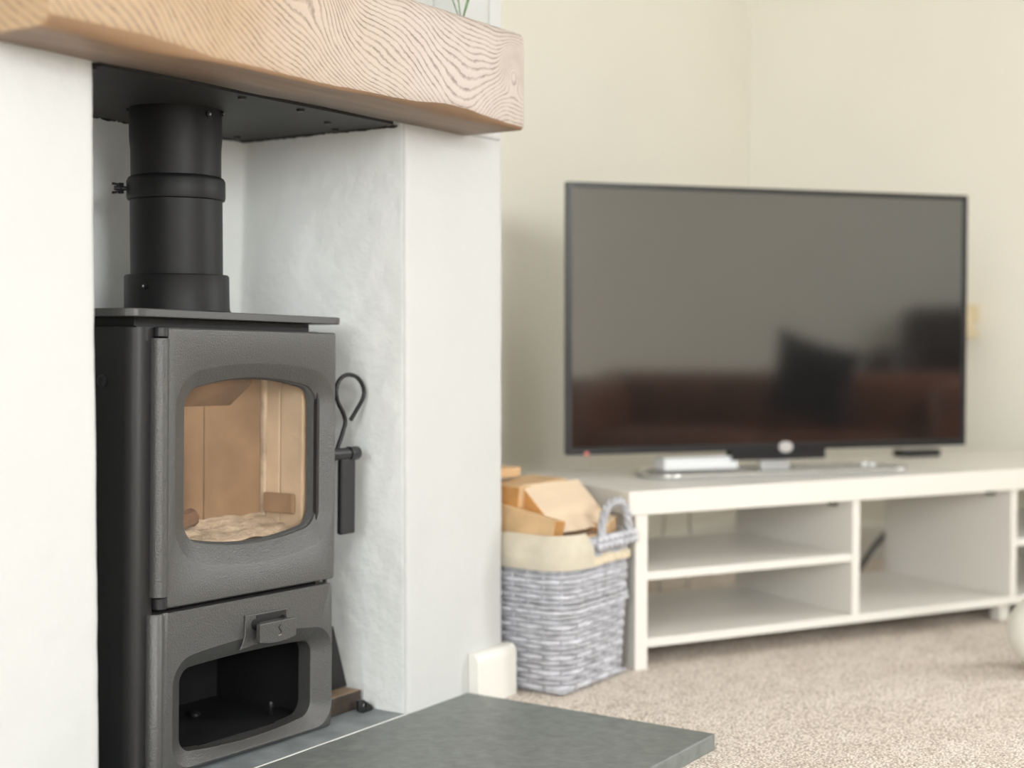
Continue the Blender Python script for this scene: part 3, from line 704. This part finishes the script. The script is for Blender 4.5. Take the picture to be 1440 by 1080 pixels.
cable([tbp(.90, .428, .020), tbp(.95, .430, .075), tbp(.99, .432, .112), tbp(1.06, .445, .15)], M['cabled'], 'dark cable running diagonally behind the right compartment of the bench', .007)
cable([tbp(.90, .450, .012), tbp(.95, .450, .052), tbp(.99, .450, .085), tbp(1.06, .46, .12)], M['cable'], 'pale cable beneath the dark cable behind the right bench compartment', .006)

# ---------------------------------------------------------------- wicker log basket
BXa, BXb, BYa, BYb = .310, .568, -.118, .150
bk = thing('log_basket', 'grey wicker log basket with linen liner standing between chimney and tv bench', 'basket', ((BXa + BXb) / 2, (BYa + BYb) / 2, ZF))
hx, hy = (BXb - BXa) / 2, (BYb - BYa) / 2
def rr_path(hx, hy, r, n):
    """n points evenly spaced along a rounded rectangle, with outward normals"""
    L = [2 * (hx - r), PI / 2 * r, 2 * (hy - r), PI / 2 * r] * 2; L = [2 * (hy - r), PI / 2 * r, 2 * (hx - r), PI / 2 * r] * 2
    tot = sum(L); out = []
    for k in range(n):
        s = tot * k / n; i = 0
        while s > L[i]: s -= L[i]; i += 1
        side = i // 2; 
        if i % 2 == 0:
            p, d = [((hx, -(hy - r) + s), (1, 0)), ((hx - r - s, hy), (0, 1)), ((-hx, hy - r - s), (-1, 0)), ((-(hx - r) + s, -hy), (0, -1))][side]
        else:
            a = side * PI / 2 + s / r; cx, cy = [(hx - r, hy - r), (-(hx - r), hy - r), (-(hx - r), -(hy - r)), (hx - r, -(hy - r))][side]
            p, d = (cx + r * math.cos(a), cy + r * math.sin(a)), (math.cos(a), math.sin(a))
        out.append((p, d))
    return out
ROWS = 28; NST = 28; H0, H1 = .012, .262
def row_scale(z): return .93 + .07 * min(1, z / .2)
for j in range(ROWS):
    z = H0 + (H1 - H0) * j / (ROWS - 1); s = row_scale(z); P = rr_path(hx * s - .004, hy * s - .004, .045, NST * 6); pts = []
    mid = j in (15, 16)
    for k, (p, d) in enumerate(P):
        wv = math.cos(PI * k / 6 + PI * j) * .0028 if not mid else .004
        if mid: wv = .005 + .002 * math.cos(PI * k / 3 + PI * j)
        pts.append((p[0] + d[0] * wv, p[1] + d[1] * wv, z + .0008 * noise.noise(Vector((k * .2, j, 0)))))
    bm = bmesh.new(); tube(bm, pts, .0047 + .0006 * random.random(), 6, closed=True)
    link('wicker_strand', bm, M['wicker'] if j % 3 else M['wicker2'], bk, smooth=True)
me = None
for k, (p, d) in enumerate(rr_path(1, 1, .2, NST)):
    P0 = rr_path(hx * row_scale(0) - .004, hy * row_scale(0) - .004, .045, NST)[k][0]; P1 = rr_path(hx - .004, hy - .004, .045, NST)[k][0]
    bm = bmesh.new(); tube(bm, [(P0[0], P0[1], .004), (P1[0], P1[1], .2), (P1[0], P1[1], .268)], .0032, 6); link('wicker_stake', bm, M['wicker'], bk, smooth=True)
# woven base
boxo('base_panel', (-hx * .9, hx * .9, -hy * .9, hy * .9, .004, .010), M['wicker'], bk)
# plaited rim
for ph in (0, PI):
    bm = bmesh.new(); pts = []
    for k, (p, d) in enumerate(rr_path(hx - .002, hy - .002, .047, 300)):
        a = k * 2 * PI / 10 + ph; pts.append((p[0] + d[0] * .005 * math.cos(a), p[1] + d[1] * .005 * math.cos(a), .272 + .005 * math.sin(a)))
    tube(bm, pts, .0055, 6, closed=True); link('rim_strand', bm, M['wicker'], bk, smooth=True)
# liner cuff folded over the rim: deep on the left and round the corner, shallow band on the right half of the front
bm = bmesh.new(); n = 220; PP = rr_path(hx, hy, .05, n); lev = []
def cuff(p):
    x, y = p
    front = y < -hy + .01
    u = max(0, min(1, (x - (-.055)) / .02)) if front else (1 if x > 0 else 0)
    return u
rws = []
for q in range(9):
    row = []
    for k, (p, d) in enumerate(PP):
        u = cuff(p); top = .291 - .045 * u; bot = .229
        f = q / 8; z = top + (bot - top) * f; wob = .0022 * noise.noise(Vector((k * .10, q * .4, 3)))
        out = -.002 + .0105 * math.sin(min(1, f * 2.2) * PI / 2) + wob + (.003 * math.sin(PI * f) if u < .5 else -.0005)
        row.append(bm.verts.new((p[0] + d[0] * out, p[1] + d[1] * out, z + .002 * noise.noise(Vector((k * .05, 0, 7))))))
    rws.append(row)
for a, b in zip(rws, rws[1:]):
    for k in range(n):
        f = bm.faces.new((a[k], a[(k + 1) % n], b[(k + 1) % n], b[k])); f.material_index = 1 if cuff(PP[k][0]) > .5 else 0
inn = [[bm.verts.new((p[0] - d[0] * .012, p[1] - d[1] * .012, z)) for p, d in PP] for z in (.28, .20)]
link('liner', bm, [M['liner'], M['lace']], bk, smooth=True); bk.children[-1].modifiers.new('solid', 'SOLIDIFY').thickness = .0015
# inner cloth
bm = bmesh.new(); R2 = [[(p[0] - d[0] * o, p[1] - d[1] * o, z) for p, d in PP] for o, z in ((.004, .270), (.014, .245), (.016, .03))]
rings(bm, R2, False, True); link('liner_inside', bm, M['liner'], bk, smooth=False)
# arched handle of twisted willow on the front rim
def handle(side):
    y = side * (hy + .001); x0, x1, zt = -.008, .100, .340
    for ph in (0, 2 * PI / 3, 4 * PI / 3):
        bm = bmesh.new(); pts = []
        for i in range(81):
            u = i / 80; a = PI * u; cx = (x0 + x1) / 2; 
            px = cx - (x1 - x0) / 2 * math.copysign(abs(math.cos(a)) ** .8, math.cos(a)); pz = .255 + (zt - .255) * math.sin(a) ** .8
            rad = .0042; n_ = Vector((-math.cos(a), 0, math.sin(a))); b_ = Vector((0, 1, 0)); w_ = ph + u * 22
            pts.append(Vector((px, y, pz)) + n_ * rad * math.cos(w_) + b_ * rad * math.sin(w_))
        tube(bm, pts, .0048, 7); link('handle_strand', bm, M['wicker'], bk, smooth=True)
    for z_ in (.262, .274):
        bm = bmesh.new(); pts = [(x0 - .02 + (x1 - x0 + .04) * i / 60, y + side * (.004 + .003 * math.sin(i * .8)), z_ + .002 * math.cos(i * .8)) for i in range(61)]
        tube(bm, pts, .006, 7); link('handle_binding', bm, M['wicker2'], bk, smooth=True)
handle(-1)

# firewood heaped in the basket: every split log its own
def log(p, q, sec, label, m='log', roll=0, m2='log'):
    """p, q: axis ends; sec: cross section corners"""
    p, q = Vector(p), Vector(q); t = (q - p).normalized(); up = Vector((0, 0, 1)); s = t.cross(up).normalized(); up = s.cross(t)
    bm = bmesh.new(); R = []; n = 7; mid = (p + q) / 2
    c, sn = math.cos(roll), math.sin(roll); S = [(a * c - b * sn, a * sn + b * c) for a, b in sec]
    for i in range(n + 1):
        o = p.lerp(q, i / n); row = []
        for k, (a, b) in enumerate(S):
            jt = 1 + .05 * noise.noise(Vector((i * .9, k * 3.1, p.x * 50))); row.append(bm.verts.new(o + s * a * jt + up * b * jt - mid))
        R.append(row)
    for a, b in zip(R, R[1:]):
        for k in range(len(S)):
            f = bm.faces.new((a[k], a[(k + 1) % len(S)], b[(k + 1) % len(S)], b[k])); f.material_index = [0, 2, 3][k % 3] if len(S) <= 4 else (0 if k < 2 else 2)
    f = bm.faces.new(R[0]); f.material_index = 1; f = bm.faces.new(R[-1][::-1]); f.material_index = 1
    o = link('split_log', bm, [M[m], M['logend'], M[m2], M['log']]); o.location = mid
    bv = o.modifiers.new('b', 'BEVEL'); bv.width = .0025; bv.segments = 2; bv.limit_method = 'ANGLE'
    return tag(o, label, 'log', 'split firewood logs heaped in the wicker basket')
tri = [(-.045, .020), (.048, .026), (.005, -.040)]
quad = [(-.045, .024), (.045, .028), (.040, -.022), (-.035, -.030)]
LB = [
 ((.345, -.032, .302), (.535, -.040, .298), [(-.035, .048), (.052, -.036), (-.030, -.034)], 'big split log with pale sloping face at the front of the basket', 'logp'),
 ((.322, .030, .325), (.520, .050, .325), [(-.040, .026), (.038, .022), (.036, -.022), (-.034, -.026)], 'long golden log lying behind the big pale log', 'log'),
 ((.322, .085, .368), (.425, .080, .366), [(-.028, .010), (.028, .008), (.026, -.010), (-.028, -.012)], 'small yellow plank of wood topmost at the left of the heap', 'log'),
 ((.336, -.085, .258), (.332, .05, .285), [(-.022, .036), (.018, .030), (.016, -.032), (-.018, -.03)], 'orange wedge at the left edge of the heap by the chimney', 'log'),
 ((.455, .010, .292), (.555, .075, .300), [(-.032, .022), (.030, .026), (.030, -.022), (-.026, -.026)], 'pale log behind the wicker handle', 'logp'),
 ((.470, -.085, .254), (.556, -.060, .262), [(-.020, .022), (.022, .014), (.020, -.018), (-.020, -.02)], 'narrow log seen through the arch of the handle', 'logp'),
 ((.335, .100, .312), (.540, .120, .300), [(-.026, .03), (.024, .026), (.030, -.028), (-.028, -.028)], 'log low at the back of the heap beneath the small yellow plank', 'log'),
 ((.350, -.095, .246), (.450, -.098, .246), [(-.014, .016), (.012, .012), (.014, -.016), (-.014, -.016)], 'bark-edged log tucked under the front of the big pale log', 'bark'),
 ((.335, .0, .225), (.54, .0, .225), [(-.09, .04), (.075, .03), (.07, -.03), (-.08, -.03)], 'broad log in the middle of the heap mostly hidden by the upper ones', 'log'),
]
for p, q, s_, lab, m_ in LB: log(p, q, s_, lab, m_)

# ---------------------------------------------------------------- behind the tv, on the right wall; ball on the carpet
t = thing('wall_light', 'small cream cone shade on the wall beyond the television right edge', 'wall light', (XR, -.275, .67))
bm = bmesh.new(); lathe(bm, [(.012, .035), (.045, -.05), (.043, -.05), (.010, .033)], (-.06, 0), 40, cap=False); link('lamp_shade', bm, M['lampshade'], t, smooth=True)
bm = bmesh.new(); tube(bm, [(0, 0, .02), (-.03, 0, .02), (-.058, 0, .04)], .006, 10); link('bracket', bm, M['lampshade'], t, smooth=True)
boxo('backplate', (-.012, 0, -.03, .03, -.005, .045), M['lampshade'], t, bevel=.004)
R_ = .074
t = thing('white_ball', 'round white ball on the carpet at the right edge of the picture', 'ball', (1.027, -.776, ZF))
bm = bmesh.new(); bmesh.ops.create_uvsphere(bm, u_segments=48, v_segments=32, radius=R_, matrix=Matrix.Translation((0, 0, R_))); link('shell', bm, M['ball'], t, smooth=True)
bm = bmesh.new(); tube(bm, [((R_ - .0006) * math.cos(2 * PI * k / 60) * .8, (R_ - .0006) * math.sin(2 * PI * k / 60), R_ + (R_ - .0006) * math.cos(2 * PI * k / 60) * .6) for k in range(60)], .0012, 6, closed=True); link('seam', bm, M['ball'], t)

# ---------------------------------------------------------------- room behind the camera, seen mirrored in the screen
def rbox(name, a, m, parent, bev=.03, seg=5):
    o = boxo(name, a, m, parent, bevel=bev, seg=seg)
    for p in o.data.polygons: p.use_smooth = True
    return o
def sofa(name, label, loc, rz, w, m, back=.80, cat='sofa', seats=2):
    t = thing(name, label, cat, loc, (0, 0, rz)); h = w / 2
    k0 = .6 if back < .6 else 1
    rbox('base', (-h, h, -.45, .40, .10 * k0, .30 * k0), m, t); rbox('backrest', (-h, h, .22, .45, .25 * k0, back), m, t, .07)
    for s in (-1, 1): rbox('arm', (min(s * h, s * (h - .2)), max(s * h, s * (h - .2)), -.46, .40, .10 * k0, .60 * k0 + (.12 if k0 < 1 else 0)), m, t, .08)
    for k in range(seats):
        a = -h + .2 + (w - .4) * k / seats; rbox('seat_cushion', (a + .005, a + (w - .4) / seats - .005, -.44, .24, .28 * k0, .44 * k0), m, t, .05)
    for sx in (-1, 1):
        for sy in (-1, 1):
            bm = bmesh.new(); lathe(bm, [(.018, 0), (.028, .11 * k0)], (sx * (h - .08), sy * .36), 16); link('leg', bm, M['block'], t)
    return t
sofa('leather_sofa', 'low brown leather sofa mirrored in the lower part of the television screen', (.50, -3.05, ZF), PI, 1.75, M['leather'], back=.50)
sofa('leather_armchair', 'dark leather armchair mirrored at the right of the television screen', (1.22, -3.98, ZF), PI + .15, .75, M['leatherd'], back=.80, cat='armchair', seats=1)
bm = bmesh.new(); n = 16; g = []
for s in (1, -1):
    gg = []
    for j in range(n + 1):
        row = []
        for i in range(n + 1):
            u, v_ = i / n * 2 - 1, j / n * 2 - 1; th = .085 * (max(0, 1 - u ** 4) * max(0, 1 - v_ ** 4)) ** .5
            k = 1 - .10 * (1 - abs(u) ** 2) * abs(v_) ** 3; k2 = 1 - .10 * (1 - abs(v_) ** 2) * abs(u) ** 3
            row.append(bm.verts.new((u * .19 * k2, s * th * .8, v_ * .19 * k)))
        gg.append(row)
    g.append(gg)
    for j in range(n):
        for i in range(n): bm.faces.new((gg[j][i], gg[j][i + 1], gg[j + 1][i + 1], gg[j + 1][i]))
bmesh.ops.remove_doubles(bm, verts=bm.verts[:], dist=.0005)
cu = link('cushion', bm, M['charcoal'], smooth=True); cu.location = (.66, -3.12, .44); cu.rotation_euler = (-.25, .28, .2)
tag(cu, 'dark charcoal square cushion leaning on the brown sofa in the screen reflection', 'cushion')
